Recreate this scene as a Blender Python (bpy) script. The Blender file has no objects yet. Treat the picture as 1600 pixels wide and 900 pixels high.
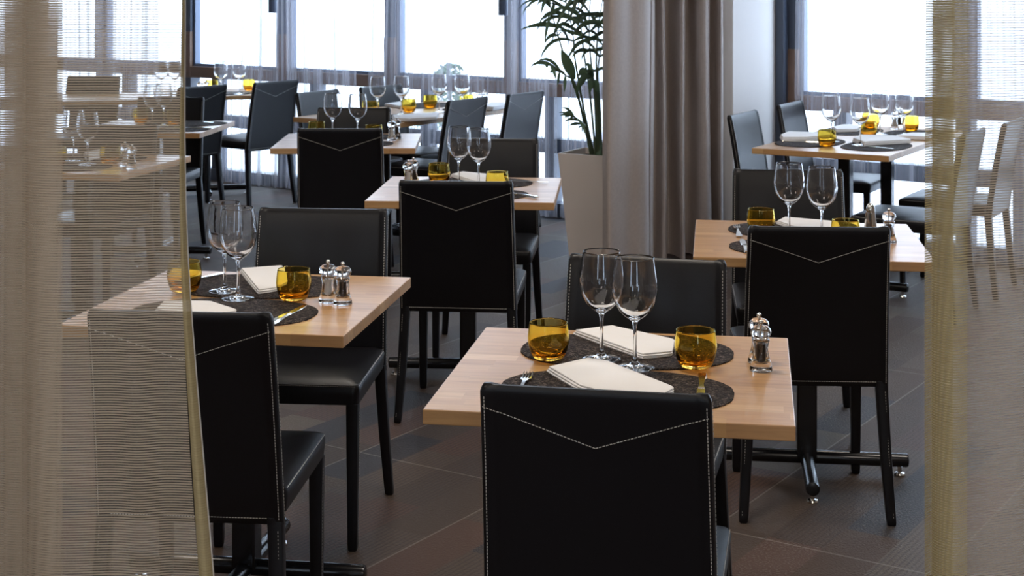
import bpy, bmesh, math, random
from mathutils import Vector, Matrix
random.seed(7)
S = bpy.context.scene
COL = S.collection
# ------------------------------------------------------------------ camera
F, YH, CH = 2400.0, -35.0, 1.575          # focal in px of the 1600x900 frame, horizon row, eye height
cam = bpy.data.cameras.new('camera'); cam_o = bpy.data.objects.new('camera', cam); COL.objects.link(cam_o)
cam.sensor_width = 36; cam.lens = 36*F/1600; cam.shift_y = (YH-450)/1600; cam.clip_start = .05
cam_o.location = (0, 0, CH); cam_o.rotation_euler = (math.pi/2, 0, 0)
cam.dof.use_dof = True; cam.dof.focus_distance = 3.4; cam.dof.aperture_fstop = 14
S.camera = cam_o
S.view_settings.view_transform = 'Standard'; S.view_settings.look = 'None'
S.view_settings.gamma = 1; S.view_settings.exposure = 0.14; S.view_settings.use_curve_mapping = False
S.cycles.transparent_max_bounces = 40; S.cycles.max_bounces = 14; S.cycles.transmission_bounces = 12; S.cycles.glossy_bounces = 5
S.cycles.sample_clamp_indirect = 6
# ------------------------------------------------------------------ light
W = bpy.data.worlds.new('sky'); S.world = W; W.use_nodes = True
wb = W.node_tree.nodes['Background']; wb.inputs[0].default_value = (.72, .86, 1.08, 1); wb.inputs[1].default_value = 5.6
def area(name, loc, sx, sy, power, col, rot=(0, 0, 0), portal=False, spread=math.pi):
    l = bpy.data.lights.new(name, 'AREA'); l.shape = 'RECTANGLE'; l.size = sx; l.size_y = sy; l.energy = power; l.color = col; l.spread = spread
    if portal: l.cycles.is_portal = True
    o = bpy.data.objects.new(name, l); COL.objects.link(o); o.location = loc; o.rotation_euler = rot; return o
WARM = (1.0, .90, .79)
for x, y, p in ((-1.6, 1.0, 20), (1.6, 1.0, 20), (0, 3.6, 20), (-1.9, 4.6, 16), (2.0, 4.4, 16), (-.6, 6.6, 12), (1.6, 6.4, 10), (0, -.9, 26)):
    area('ceiling_panel_light', (x, y, 2.72), .5, .5, p, WARM)
# window wall: line through (0, 10.36), running at WA; s = metres along it, positive to the right
WA = math.radians(-35.2); WD = Vector((math.cos(WA), math.sin(WA), 0)); WN = Vector((math.sin(WA), -math.cos(WA), 0))  # WN points into the room
def wp(s, n=0, z=0): return Vector((0, 10.36, z)) + WD*s + WN*n

# ------------------------------------------------------------------ materials
def new_mat(name):
    m = bpy.data.materials.new(name); m.use_nodes = True; nt = m.node_tree; nt.nodes.clear()
    out = nt.nodes.new('ShaderNodeOutputMaterial'); return m, nt, out
class N:
    def __init__(s, nt): s.nt = nt
    def __call__(s, t, ins=None, **kw):
        n = s.nt.nodes.new('ShaderNode'+t)
        for k, v in kw.items(): setattr(n, k, v)
        for k, v in (ins or {}).items():
            if isinstance(v, bpy.types.NodeSocket): s.nt.links.new(v, n.inputs[k])
            else: n.inputs[k].default_value = v
        return n
    def m(s, op, a, b=0.0, c=0.0):
        n = s.nt.nodes.new('ShaderNodeMath'); n.operation = op
        for i, v in enumerate((a, b, c)):
            if isinstance(v, bpy.types.NodeSocket): s.nt.links.new(v, n.inputs[i])
            else: n.inputs[i].default_value = v
        return n.outputs[0]
    def ramp(s, fac, stops, interp='LINEAR'):
        n = s.nt.nodes.new('ShaderNodeValToRGB'); n.color_ramp.interpolation = interp
        el = n.color_ramp.elements
        while len(el) < len(stops): el.new(.5)
        for e, (p, c) in zip(el, stops): e.position = p; e.color = (*c, 1)
        s.nt.links.new(fac, n.inputs[0]); return n.outputs[0]
    def mix(s, fac, a, b):
        n = s.nt.nodes.new('ShaderNodeMix'); n.data_type = 'RGBA'
        for i, v in ((0, fac), (6, a), (7, b)):
            if isinstance(v, bpy.types.NodeSocket): s.nt.links.new(v, n.inputs[i])
            else: n.inputs[i].default_value = v if i == 0 else (*v, 1)
        return n.outputs[2]
def simple(name, col, rough=.5, metal=0, spec=.5, noise=0, nscale=40, bump=0, bscale=200, coat=0):
    m, nt, out = new_mat(name); n = N(nt)
    b = n('BsdfPrincipled', {'Roughness': rough, 'Metallic': metal, 'Specular IOR Level': spec, 'Coat Weight': coat, 'Coat Roughness': .15})
    tc = n('TexCoord').outputs['Object']
    if noise:
        t = n('TexNoise', {'Vector': tc, 'Scale': nscale, 'Detail': 4.0})
        c = n.mix(t.outputs[0], tuple(c*(1-noise) for c in col), tuple(min(1, c*(1+noise)) for c in col)); nt.links.new(c, b.inputs['Base Color'])
    else: b.inputs['Base Color'].default_value = (*col, 1)
    if bump:
        t = n('TexNoise', {'Vector': tc, 'Scale': bscale, 'Detail': 3.0})
        bp = n('Bump', {'Strength': bump, 'Distance': .002, 'Height': t.outputs[0]}); nt.links.new(bp.outputs[0], b.inputs['Normal'])
    nt.links.new(b.outputs[0], out.inputs[0]); return m
M = {}
M['leather'] = simple('black_leather', (.004, .004, .006), .38, spec=.40, noise=.15, bump=.12, bscale=260)
M['stitch'] = simple('pale_thread', (.62, .60, .56), .7)
M['steel_black'] = simple('black_painted_steel', (.008, .009, .012), .22, spec=.6, bump=.03)
M['chrome'] = simple('chrome', (.75, .72, .68), .12, metal=1)
M['cutlery'] = simple('cutlery_steel', (.80, .76, .68), .16, metal=1)
M['napkin'] = simple('ivory_napkin_cloth', (.88, .865, .86), .85, bump=.15, bscale=500)
M['paint'] = simple('off_white_paint', (.82, .79, .77), .7, noise=.03, nscale=3)
M['wallpaint'] = simple('taupe_wall_paint', (.42, .36, .31), .8, noise=.04, nscale=3)
M['ceiling'] = simple('ceiling_paint', (.7, .67, .62), .9)
M['frame_blue'] = simple('blue_grey_frame_paint', (.055, .068, .10), .4)
M['frame_brown'] = simple('brown_frame', (.20, .125, .09), .45, noise=.2, nscale=12)
M['soil'] = simple('dark_soil', (.02, .016, .012), .95, noise=.5, nscale=60, bump=.6, bscale=60)
M['pot'] = simple('taupe_planter_finish', (.78, .71, .66), .45, noise=.05, nscale=5)
M['leaf'] = simple('palm_leaf', (.085, .15, .085), .42, noise=.35, nscale=14)
M['palm_stem'] = simple('palm_stem', (.10, .14, .07), .5, noise=.3, nscale=20)
M['pepper'] = simple('peppercorns', (.035, .022, .015), .6, noise=.8, nscale=300, bump=1, bscale=350)
M['salt'] = simple('salt_crystals', (.8, .79, .77), .5, noise=.1, nscale=300, bump=.6, bscale=400)
M['lamp_blue'] = simple('dark_blue_pendant_paint', (.13, .17, .26), .35)
M['snow'] = simple('pale_terrace', (.8, .8, .82), .9, noise=.08, nscale=1.5)
M['shrub'] = simple('shrub_green', (.16, .22, .15), .7, noise=.5, nscale=9)
M['bark'] = simple('shrub_bark', (.12, .09, .07), .8)
M['liner'] = simple('dark_grommet_rubber', (.02, .02, .02), .6)

def glass(name, col, rough=0, ior=1.45, grad=None):
    m, nt, out = new_mat(name); n = N(nt)
    g = n('BsdfGlass', {'Roughness': rough, 'IOR': ior, 'Color': (*col, 1)})
    if grad:
        z = n('SeparateXYZ', {0: n('TexCoord').outputs['Object']}).outputs[2]
        f = n('MapRange', {0: z, 1: .012, 2: .05, 3: 0.0, 4: 1.0}).outputs[0]
        nt.links.new(n.mix(f, grad, col), g.inputs['Color'])
    nt.links.new(g.outputs[0], out.inputs[0]); return m
M['glass'] = glass('clear_glass', (.985, .985, .985))
M['acrylic'] = glass('clear_acrylic', (.97, .97, .97), ior=1.42)
M['amber'] = glass('amber_glass', (.995, .92, .53), grad=(.995, .80, .42), ior=1.40)
def pane_mat():
    m, nt, out = new_mat('window_glass'); n = N(nt)
    fr = n.m('MULTIPLY', n('Fresnel', {'IOR': 1.45}).outputs[0], n.m('SUBTRACT', 1.0, n('NewGeometry').outputs['Backfacing']))
    mx = n('MixShader', {0: fr}); nt.links.new(n('BsdfTransparent', {'Color': (.96, .98, .98, 1)}).outputs[0], mx.inputs[1])
    nt.links.new(n('BsdfGlossy', {'Roughness': .02}).outputs[0], mx.inputs[2]); nt.links.new(mx.outputs[0], out.inputs[0]); return m
M['pane'] = pane_mat()

def wood():
    m, nt, out = new_mat('beech_butcher_block'); n = N(nt)
    tc = n('TexCoord').outputs['Object']; sp = n('SeparateXYZ', {0: tc}); X, Y, Z = sp.outputs
    row = n.m('FLOOR', n.m('DIVIDE', Y, .045))
    off = n('TexWhiteNoise', {'W': row}, noise_dimensions='1D').outputs[0]
    col = n.m('FLOOR', n.m('DIVIDE', n.m('ADD', X, n.m('MULTIPLY', off, 3.0)), .21))
    cv = n('CombineXYZ', {0: row, 1: col}).outputs[0]
    r = n('TexWhiteNoise', {'Vector': cv}, noise_dimensions='2D').outputs[0]
    shift = n('VectorMath', {0: tc, 1: n('CombineXYZ', {0: n.m('MULTIPLY', r, 7.0), 1: row}).outputs[0]}, operation='ADD').outputs[0]
    mp = n('Mapping', {'Vector': shift, 'Scale': (5, 70, 70)}).outputs[0]
    g = n('TexNoise', {'Vector': mp, 'Scale': 1.0, 'Detail': 5.0, 'Roughness': .6, 'Distortion': .6}).outputs[0]
    base = n.ramp(r, [(0, (.47, .26, .105)), (.45, (.56, .33, .145)), (.75, (.50, .28, .125)), (1, (.64, .41, .20))])
    dark = n.ramp(g, [(.3, (.80, .76, .72)), (.6, (1.05, 1.03, 1.0)), (.8, (.92, .9, .86))])
    mul = nt.nodes.new('ShaderNodeMix'); mul.data_type = 'RGBA'; mul.blend_type = 'MULTIPLY'; mul.inputs[0].default_value = 1
    nt.links.new(base, mul.inputs[6]); nt.links.new(dark, mul.inputs[7])
    b = n('BsdfPrincipled', {'Base Color': mul.outputs[2], 'Roughness': .36, 'Specular IOR Level': .55, 'Coat Weight': .25, 'Coat Roughness': .25})
    nt.links.new(b.outputs[0], out.inputs[0]); return m
M['wood'] = wood()

def mat_woven():
    m, nt, out = new_mat('woven_brown_placemat'); n = N(nt)
    tc = n('TexCoord').outputs['Object']
    a = n('TexNoise', {'Vector': tc, 'Scale': 120.0, 'Detail': 3.0, 'Roughness': .75, 'Distortion': 1.2}).outputs[0]
    v = n('TexVoronoi', {'Vector': tc, 'Scale': 260.0}).outputs[0]
    c = n.ramp(a, [(.40, (.006, .004, .004)), (.52, (.030, .022, .020)), (.66, (.17, .13, .11))])
    b = n('BsdfPrincipled', {'Base Color': c, 'Roughness': .8, 'Specular IOR Level': .2})
    bp = n('Bump', {'Strength': 1.0, 'Distance': .003, 'Height': n.m('ADD', a, v)}); nt.links.new(bp.outputs[0], b.inputs['Normal'])
    nt.links.new(b.outputs[0], out.inputs[0]); return m
M['placemat'] = mat_woven()

def carpet():
    m, nt, out = new_mat('patchwork_carpet'); n = N(nt)
    tc = n('TexCoord').outputs['Object']
    mp = n('Mapping', {'Vector': tc, 'Rotation': (0, 0, math.radians(-57))}).outputs[0]
    sp = n('SeparateXYZ', {0: mp}); U, V = sp.outputs[0], sp.outputs[1]
    V = n.m('ADD', V, .665)
    row = n.m('FLOOR', n.m('DIVIDE', V, .161))
    off = n('TexWhiteNoise', {'W': row}, noise_dimensions='1D').outputs[0]
    U2 = n.m('DIVIDE', n.m('ADD', U, n.m('MULTIPLY', off, 1.0)), .5)
    col = n.m('FLOOR', U2)
    cv = n('CombineXYZ', {0: row, 1: col}).outputs[0]
    wn = n('TexWhiteNoise', {'Vector': cv}, noise_dimensions='2D'); r = wn.outputs[0]
    r2 = n('SeparateColor', {0: wn.outputs[1]}).outputs[1]
    base = n.ramp(r, [(0, (.070, .046, .031)), (.25, (.088, .060, .042)), (.45, (.072, .044, .027)), (.62, (.105, .078, .056)), (.76, (.034, .029, .031)), (.86, (.092, .050, .033))], 'CONSTANT')
    st = n.m('SINE', n.m('MULTIPLY', V, 2*math.pi/.016))
    stm = n.m('MULTIPLY', n.m('GREATER_THAN', st, .35), n.m('GREATER_THAN', r2, .55))
    c1 = n.mix(n.m('MULTIPLY', stm, .45), base, (.033, .022, .018))
    nz = n('TexNoise', {'Vector': tc, 'Scale': 150.0, 'Detail': 2.0}).outputs[0]
    sp2 = n.m('MULTIPLY', n.m('GREATER_THAN', nz, .58), n.m('LESS_THAN', r2, .25))
    c2 = n.mix(n.m('MULTIPLY', sp2, .45), c1, (.18, .15, .12))
    fv = n.m('ABSOLUTE', n.m('SUBTRACT', n.m('FRACT', n.m('DIVIDE', V, .644)), .5))
    line = n.m('GREATER_THAN', fv, .4955)
    fu = n.m('ABSOLUTE', n.m('SUBTRACT', n.m('FRACT', n.m('DIVIDE', U, 2.0)), .5))
    lineu = n.m('GREATER_THAN', fu, .4985)
    c3 = n.mix(n.m('MULTIPLY', n.m('MAXIMUM', line, lineu), .42), c2, (.34, .30, .26))
    b = n('BsdfPrincipled', {'Base Color': c3, 'Roughness': .62, 'Specular IOR Level': .36})
    bp = n('Bump', {'Strength': .5, 'Distance': .004, 'Height': nz}); nt.links.new(bp.outputs[0], b.inputs['Normal'])
    nt.links.new(b.outputs[0], out.inputs[0]); return m
M['carpet'] = carpet()

def cloth_threads(name, col, period, duty, a_thread, a_gap, trans=.45, vperiod=0):
    """net cloth: horizontal threads with open gaps between them"""
    m, nt, out = new_mat(name); n = N(nt)
    tc = n('TexCoord').outputs['Object']; z = n('SeparateXYZ', {0: tc}).outputs[2]
    nz = n('TexNoise', {'Vector': tc, 'Scale': 9.0, 'Detail': 2.0}).outputs[0]
    zz = n.m('ADD', n.m('DIVIDE', z, period), n.m('MULTIPLY', nz, .12))
    f = n.m('ABSOLUTE', n.m('SUBTRACT', n.m('FRACT', zz), .5))
    t = n('MapRange', {0: f, 1: duty*.5-.06, 2: duty*.5+.06, 3: a_thread, 4: a_gap}).outputs[0]
    cn = n('TexNoise', {'Vector': n('Mapping', {'Vector': tc, 'Scale': (30, 30, 400)}).outputs[0], 'Scale': 1.0, 'Detail': 3.0}).outputs[0]
    c = n.mix(cn, tuple(x*.82 for x in col), tuple(min(1, x*1.15) for x in col))
    d = n('BsdfDiffuse', {'Color': c}); tl = n('BsdfTranslucent', {'Color': c})
    mx = n('MixShader', {0: trans}); nt.links.new(d.outputs[0], mx.inputs[1]); nt.links.new(tl.outputs[0], mx.inputs[2])
    m2 = n('MixShader', {0: t}); nt.links.new(n('BsdfTransparent').outputs[0], m2.inputs[1]); nt.links.new(mx.outputs[0], m2.inputs[2])
    nt.links.new(m2.outputs[0], out.inputs[0]); return m
M['net'] = cloth_threads('beige_net_cloth', (.48, .41, .325), .0037, .55, .80, .20, .35)
M['nethem'] = cloth_threads('olive_beige_hem_cloth', (.42, .35, .20), .0037, .6, .97, .86, .3)
M['nethem_open'] = cloth_threads('olive_beige_open_hem_cloth', (.50, .42, .24), .0037, .52, .92, .42, .35)

def sheer():
    m, nt, out = new_mat('white_voile'); n = N(nt)
    uv = n('UVMap').outputs[0]; u = n('SeparateXYZ', {0: uv}).outputs[0]
    a = n('TexNoise', {'Vector': n('CombineXYZ', {0: n.m('MULTIPLY', u, 26.0)}).outputs[0], 'Scale': 1.0, 'Detail': 4.0, 'Roughness': .65}).outputs[0]
    op = n('MapRange', {0: a, 1: .40, 2: .72, 3: .15, 4: .88}).outputs[0]
    d = n('BsdfDiffuse', {'Color': (.50, .48, .50, 1)}); tl = n('BsdfTranslucent', {'Color': (.42, .41, .45, 1)})
    mx = n('MixShader', {0: .5}); nt.links.new(d.outputs[0], mx.inputs[1]); nt.links.new(tl.outputs[0], mx.inputs[2])
    m2 = n('MixShader', {0: op}); nt.links.new(n('BsdfTransparent').outputs[0], m2.inputs[1]); nt.links.new(mx.outputs[0], m2.inputs[2])
    nt.links.new(m2.outputs[0], out.inputs[0]); return m
M['voile'] = sheer()
M['drape'] = simple('taupe_drape_cloth', (.47, .41, .38), .6, spec=.5, noise=.12, nscale=60, bump=.3, bscale=120)

# ------------------------------------------------------------------ object helpers
def at(px, py, z=.74):
    Y = F*(CH-z)/(py-YH); return Vector(((px-800)/F*Y, Y, z))
def link(name, bm, mats, parent=None, smooth=True, bevel=0, loc=None, rz=0):
    bmesh.ops.recalc_face_normals(bm, faces=bm.faces)
    me = bpy.data.meshes.new(name); bm.to_mesh(me); bm.free()
    for m in (mats if isinstance(mats, (list, tuple)) else [mats]): me.materials.append(m)
    if smooth:
        for p in me.polygons: p.use_smooth = True
        try: me.set_sharp_from_angle(angle=math.radians(38))
        except Exception: pass
    o = bpy.data.objects.new(name, me); COL.objects.link(o); o.parent = parent
    if bevel:
        b = o.modifiers.new('bevel', 'BEVEL'); b.width = bevel; b.segments = 3; b.limit_method = 'ANGLE'
    if loc is not None: o.location = loc
    o.rotation_euler.z = rz
    return o
def box(bm, x0, x1, y0, y1, z0, z1, M4=None, mi=0):
    v = [bm.verts.new(Vector(c) if M4 is None else M4 @ Vector(c)) for c in ((x0, y0, z0), (x1, y0, z0), (x1, y1, z0), (x0, y1, z0), (x0, y0, z1), (x1, y0, z1), (x1, y1, z1), (x0, y1, z1))]
    for f in ((0, 3, 2, 1), (4, 5, 6, 7), (0, 1, 5, 4), (1, 2, 6, 5), (2, 3, 7, 6), (3, 0, 4, 7)):
        bm.faces.new([v[i] for i in f]).material_index = mi
def rings(bm, rs, cap0=True, cap1=True, mi=0, closed=True):
    vs = [[bm.verts.new(p) for p in r] for r in rs]
    for a, b in zip(vs, vs[1:]):
        k = len(a)
        for i in range(k if closed else k-1):
            j = (i+1) % k; bm.faces.new((a[i], a[j], b[j], b[i])).material_index = mi
    if cap0: bm.faces.new(list(reversed(vs[0]))).material_index = mi
    if cap1: bm.faces.new(vs[-1]).material_index = mi
    return vs
def lathe(bm, prof, seg=40, cap0=False, cap1=False, c=(0, 0)):
    rings(bm, [[Vector((c[0]+max(r, 1e-5)*math.cos(2*math.pi*i/seg), c[1]+max(r, 1e-5)*math.sin(2*math.pi*i/seg), z)) for i in range(seg)] for r, z in prof], cap0, cap1)
def tube(bm, pts, rad, seg=10, caps=True, mi=0):
    rs = []; n = len(pts); up = Vector((0, 0, 1))
    for i, p in enumerate(pts):
        t = (pts[min(i+1, n-1)]-pts[max(i-1, 0)]).normalized()
        a = t.cross(up if abs(t.z) < .95 else Vector((1, 0, 0))).normalized(); b = t.cross(a)
        r = rad[i] if isinstance(rad, (list, tuple)) else rad
        rs.append([p+a*r*math.cos(2*math.pi*k/seg)+b*r*math.sin(2*math.pi*k/seg) for k in range(seg)])
    rings(bm, rs, caps, caps, mi)
def dashes(bm, pts, nrm, pitch=.0066, dash=.0046, w=.0008, h=.0007, mi=1):
    """a run of hand stitches along a polyline lying on a surface"""
    S_ = [0.0]
    for a, b in zip(pts, pts[1:]): S_.append(S_[-1]+(b-a).length)
    q = nrm.normalized(); k = 0
    def ev(d):
        nonlocal k
        while k < len(pts)-2 and S_[k+1] < d: k += 1
        return pts[k].lerp(pts[k+1], (d-S_[k])/max(1e-9, S_[k+1]-S_[k]))
    d = pitch*.3
    while d+dash < S_[-1]:
        p, e = ev(d), ev(d+dash); s = (e-p).cross(q).normalized(); d += pitch
        v = [bm.verts.new(x) for x in (p-s*w, p+s*w, e+s*w, e-s*w, p-s*w*.5+q*h, p+s*w*.5+q*h, e+s*w*.5+q*h, e-s*w*.5+q*h)]
        for f in ((4, 5, 6, 7), (0, 1, 5, 4), (1, 2, 6, 5), (2, 3, 7, 6), (3, 0, 4, 7)): bm.faces.new([v[i] for i in f]).material_index = mi
def empty(name, loc=(0, 0, 0), rz=0):
    o = bpy.data.objects.new(name, None); o.empty_display_size = .1; COL.objects.link(o); o.location = loc; o.rotation_euler.z = rz; return o
def tag(o, label, cat, group=None, kind=None):
    if label: o['label'] = label
    if cat: o['category'] = cat
    if group: o['group'] = group
    if kind: o['kind'] = kind
    return o
def struct(o): o['kind'] = 'structure'; return o
def children(o): return [c for c in KIDS.get(o.name, [])]
KIDS = {}
def index_kids():
    KIDS.clear()
    for o in COL.objects:
        if o.parent: KIDS.setdefault(o.parent.name, []).append(o)
def copy_tree(o, parent=None):
    c = o.copy(); COL.objects.link(c); c.parent = parent
    for ch in children(o): copy_tree(ch, c)
    return c
class Kind:
    """one prototype; the first placing moves it, later placings copy it with its parts"""
    def __init__(s, build): s.build = build; s.o = None
    def __call__(s, loc, rz, label, cat, group):
        if s.o is None: s.o = o = s.build()
        else:
            index_kids(); o = copy_tree(s.o)
        o.location = loc; o.rotation_euler.z = rz; return tag(o, label, cat, group)

# ------------------------------------------------------------------ room shell
XL, XR, YB, ZC = -6.2, 4.2, -2.2, 2.75
ADDED_BACKWIN = (-2.3, .95)  # added window pair behind the camera, unseen, to give the glasses tall highlights
def wall_y(x): return 10.36+x*math.tan(WA)
bm = bmesh.new()
fl = [(XL, YB), (XR, YB), (XR, wall_y(XR)), (XL, wall_y(XL))]
for z, nm, mt in ((0, 'floor', M['carpet']), (ZC, 'ceiling', M['ceiling'])):
    b = bmesh.new(); t = .1 if z else -.1
    rings(b, [[Vector((x, y, z)) for x, y in fl], [Vector((x, y, z+t)) for x, y in fl]])
    struct(link(nm, b, mt, smooth=False))
for nm, (x0, y0), (x1, y1) in (('wall_back', (XL, YB), (XR, YB)), ('wall_left', (XL, YB), (XL, wall_y(XL))), ('wall_right', (XR, YB), (XR, wall_y(XR)))):
    b = bmesh.new(); t = .12
    if x0 == x1:
        sgn = -1 if x0 < 0 else 1; box(b, min(x0, x0+sgn*t), max(x0, x0+sgn*t), y0, y1, 0, ZC)
    else:
        xs = [x0-t]+[v for c in ADDED_BACKWIN for v in (c-.32, c+.32)]+[x1+t]
        for i in range(len(xs)-1):
            if i % 2 == 0: box(b, xs[i], xs[i+1], y0-t, y0, 0, ZC)
            else: box(b, xs[i], xs[i+1], y0-t, y0, 0, .5); box(b, xs[i], xs[i+1], y0-t, y0, 2.35, ZC)
    struct(link(nm, b, M['wallpaint'], smooth=False))
bm.free()
WM = Matrix.Translation((0, 10.36, 0)) @ Matrix.Rotation(WA, 4, 'Z')     # local x along the wall, local -y into the room
def wbox(name, s0, s1, d0, d1, z0, z1, mt, parent=None, bevel=.003):
    b = bmesh.new(); box(b, s0, s1, d0, d1, z0, z1, WM); return link(name, b, mt, parent, smooth=False, bevel=bevel)
struct(wbox('trim_top', -7.9, 5.3, -.06, .10, 2.55, ZC, M['frame_blue']))
# pier between the windows
struct(wbox('wall_pier', 1.22, 1.988, -.653, .10, 0, ZC, M['paint'], bevel=.006))
muls = [-7.27, -6.23, -5.19, -4.15, -3.11, -2.08, -1.03, .02, 1.09]
mulr = [2.06, 3.10, 4.15, 5.2]
k = 0
def window(k, a, b, extra=True):
    w = struct(empty('window_%d' % k, (0, 0, 0))); 
    hw = .05
    f = bmesh.new()
    box(f, a-hw, a+hw, -.05, .06, 1.15, 2.56, WM)               # upper part of the mullion
    box(f, a-hw*.9, a+hw*.9, -.045, .06, 0, .79, WM)
    if extra: box(f, a+.31-.038, a+.31+.038, -.04, .06, .09, .80, WM)
    box(f, a, b, -.04, .06, .417, .512, WM); box(f, a, b, -.05, .06, 0, .09, WM)
    link('frame', f, M['frame_blue'], w, smooth=False, bevel=.003)
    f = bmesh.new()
    box(f, a-hw, a+hw, -.055, .06, .79, 1.15, WM); box(f, a+hw, b-hw, -.055, .06, .79, .877, WM)  # brown stretch of the mullion, plus the brown transom
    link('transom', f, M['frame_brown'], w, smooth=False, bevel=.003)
    f = bmesh.new()                                             # slim sash round the upper light
    box(f, a+hw, a+hw+.022, -.02, .04, .877, 2.55, WM); box(f, b-hw-.022, b-hw, -.02, .04, .877, 2.55, WM); box(f, a+hw, b-hw, -.02, .04, .877, .9, WM)
    link('sash', f, M['lamp_blue'], w, smooth=False)
    f = bmesh.new(); box(f, a, b, .012, .018, .05, 2.56, WM)
    link('pane', f, M['pane'], w, smooth=False)
    return w
for lst, off in ((muls, 0), (mulr, len(muls)-1)):
    for i, (a, b) in enumerate(zip(lst, lst[1:])): window(i+1+off, a, b)
struct(wbox('trim_jamb', 1.99, 2.045, -.11, .08, 0, 2.56, M['frame_blue']))
struct(wbox('baseboard_pier', 1.21, 1.988, -.665, -.654, 0, .08, M['frame_blue']))
for i, c in enumerate(ADDED_BACKWIN):
    w = struct(empty('window_%d' % (20+i)))  # added out-of-view windows that let sky light in for the glass highlights
    f = bmesh.new()
    for x0, x1, z0, z1 in ((c-.32, c-.28, .5, 2.35), (c+.28, c+.32, .5, 2.35), (c-.28, c+.28, .5, .55), (c-.28, c+.28, 2.3, 2.35)): box(f, x0, x1, YB-.1, YB-.02, z0, z1)
    link('frame', f, M['frame_blue'], w, smooth=False); f = bmesh.new(); box(f, c-.28, c+.28, YB-.065, YB-.058, .55, 2.3); link('pane', f, M['pane'], w, smooth=False)
# outside: pale terrace and one shrub
b = bmesh.new(); box(b, -40, 40, .15, 60, -.25, -.15, WM); struct(link('ground', b, M['snow'], smooth=False))
sh = empty('shrub', (-.62, 15.2, -.15)); tag(sh, 'grey-green shrub on the pale terrace outside the left windows', 'shrub')
b = bmesh.new(); rnd = random.Random(3)
for i in range(520):
    t = rnd.random(); z = .12+.75*t; r = .42*(1-t*.75)*math.sqrt(rnd.random()); a = rnd.random()*6.28
    c = Vector((r*math.cos(a), r*math.sin(a), z)); d = Vector((rnd.uniform(-1, 1), rnd.uniform(-1, 1), rnd.uniform(-.2, 1))).normalized(); s = d.cross(Vector((rnd.random(), rnd.random(), rnd.random()))).normalized()
    v = [b.verts.new(c-d*.05), b.verts.new(c+s*.018), b.verts.new(c+d*.05), b.verts.new(c-s*.018)]; b.faces.new(v)
link('foliage', b, M['shrub'], sh)
b = bmesh.new(); tube(b, [Vector((0, 0, 0)), Vector((.02, 0, .35)), Vector((0, .02, .7))], [.03, .02, .008]); link('stem', b, M['bark'], sh)

# ------------------------------------------------------------------ curtains
def crom(pts, n):
    out = []
    for i in range(len(pts)-1):
        p0, p1, p2, p3 = pts[max(i-1, 0)], pts[i], pts[i+1], pts[min(i+2, len(pts)-1)]
        for k in range(n):
            t = k/n; out.append(tuple(.5*((2*p1[j])+(-p0[j]+p2[j])*t+(2*p0[j]-5*p1[j]+4*p2[j]-p3[j])*t*t+(-p0[j]+3*p1[j]-3*p2[j]+p3[j])*t**3) for j in range(len(p1))))
    out.append(tuple(pts[-1])); return out
def sheet(name, path, zs, fn, mt, parent=None):
    """cloth hanging along a plan path; fn(u, x, y, z) moves it"""
    b = bmesh.new(); uvl = b.loops.layers.uv.new('UVMap'); n = len(path)
    L = [0]
    for p, q in zip(path, path[1:]): L.append(L[-1]+math.dist(p[:2], q[:2]))
    vs = [[b.verts.new(fn(i/(n-1), path[i][0], path[i][1], z)) for i in range(n)] for z in zs]
    for r in range(len(zs)-1):
        for i in range(n-1):
            f = b.faces.new((vs[r][i], vs[r][i+1], vs[r+1][i+1], vs[r+1][i]))
            for lp, (uu, zz) in zip(f.loops, ((L[i], zs[r]), (L[i+1], zs[r]), (L[i+1], zs[r+1]), (L[i], zs[r+1]))): lp[uvl].uv = (uu, zz)
    return link(name, b, mt, parent)
ZS = [i*.09 for i in range(31)]
def edge_l(z):
    t = max(0, (1.543-z)/.857); return -.4675+.046*t**2.1
def hem_w(z):
    t = max(0, (1.543-z)/.857); return .0045+.020*min(t, 1.5)
lc = empty('net_curtain', (-.7, 2.2, 0)); tag(lc, 'beige net curtain hanging close on the left with an olive hem edge', 'curtain', 'near net curtains')
def rel(o, v): return v-Vector(o.location)
body = crom([(0, 2.20), (.06, 2.204), (.13, 2.197), (.2, 2.203), (.30, 2.20), (.36, 2.225), (.42, 2.24), (.5, 2.255), (.56, 2.27), (.62, 2.29), (.7, 2.31), (.78, 2.33), (.85, 2.35), (.9, 2.37), (1.0, 2.33)], 8)
xmap = crom([(0, 0), (.06, .035), (.13, .07), (.2, .11), (.30, .187), (.36, .232), (.42, .190), (.5, .247), (.56, .192), (.62, .285), (.7, .225), (.78, .31), (.85, .25), (.9, .34), (1.0, .5)], 8)
pth = [(xm[1], bd[1]) for xm, bd in zip(xmap, body)]
def f_l(u, x, y, z):
    e = edge_l(z)-hem_w(z); w = max(0, 1-x/.19); base = -.4675-.0045
    return rel(lc, Vector((base-x+(e-base)*w, y+.002*math.sin(z*3+x*9), z)))
sheet('net_panel', pth, ZS, f_l, M['net'], lc)
hp = [(i/6, 0) for i in range(7)]
def f_h(u, x, y, z):
    e = edge_l(z); w = hem_w(z)
    return rel(lc, Vector((e-w*(1-x)+.002*math.sin(z*9), 2.2-.03*x*(1-x)*2-.012*x, z)))
sheet('hem', hp, ZS, f_h, M['nethem'], lc)
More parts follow.
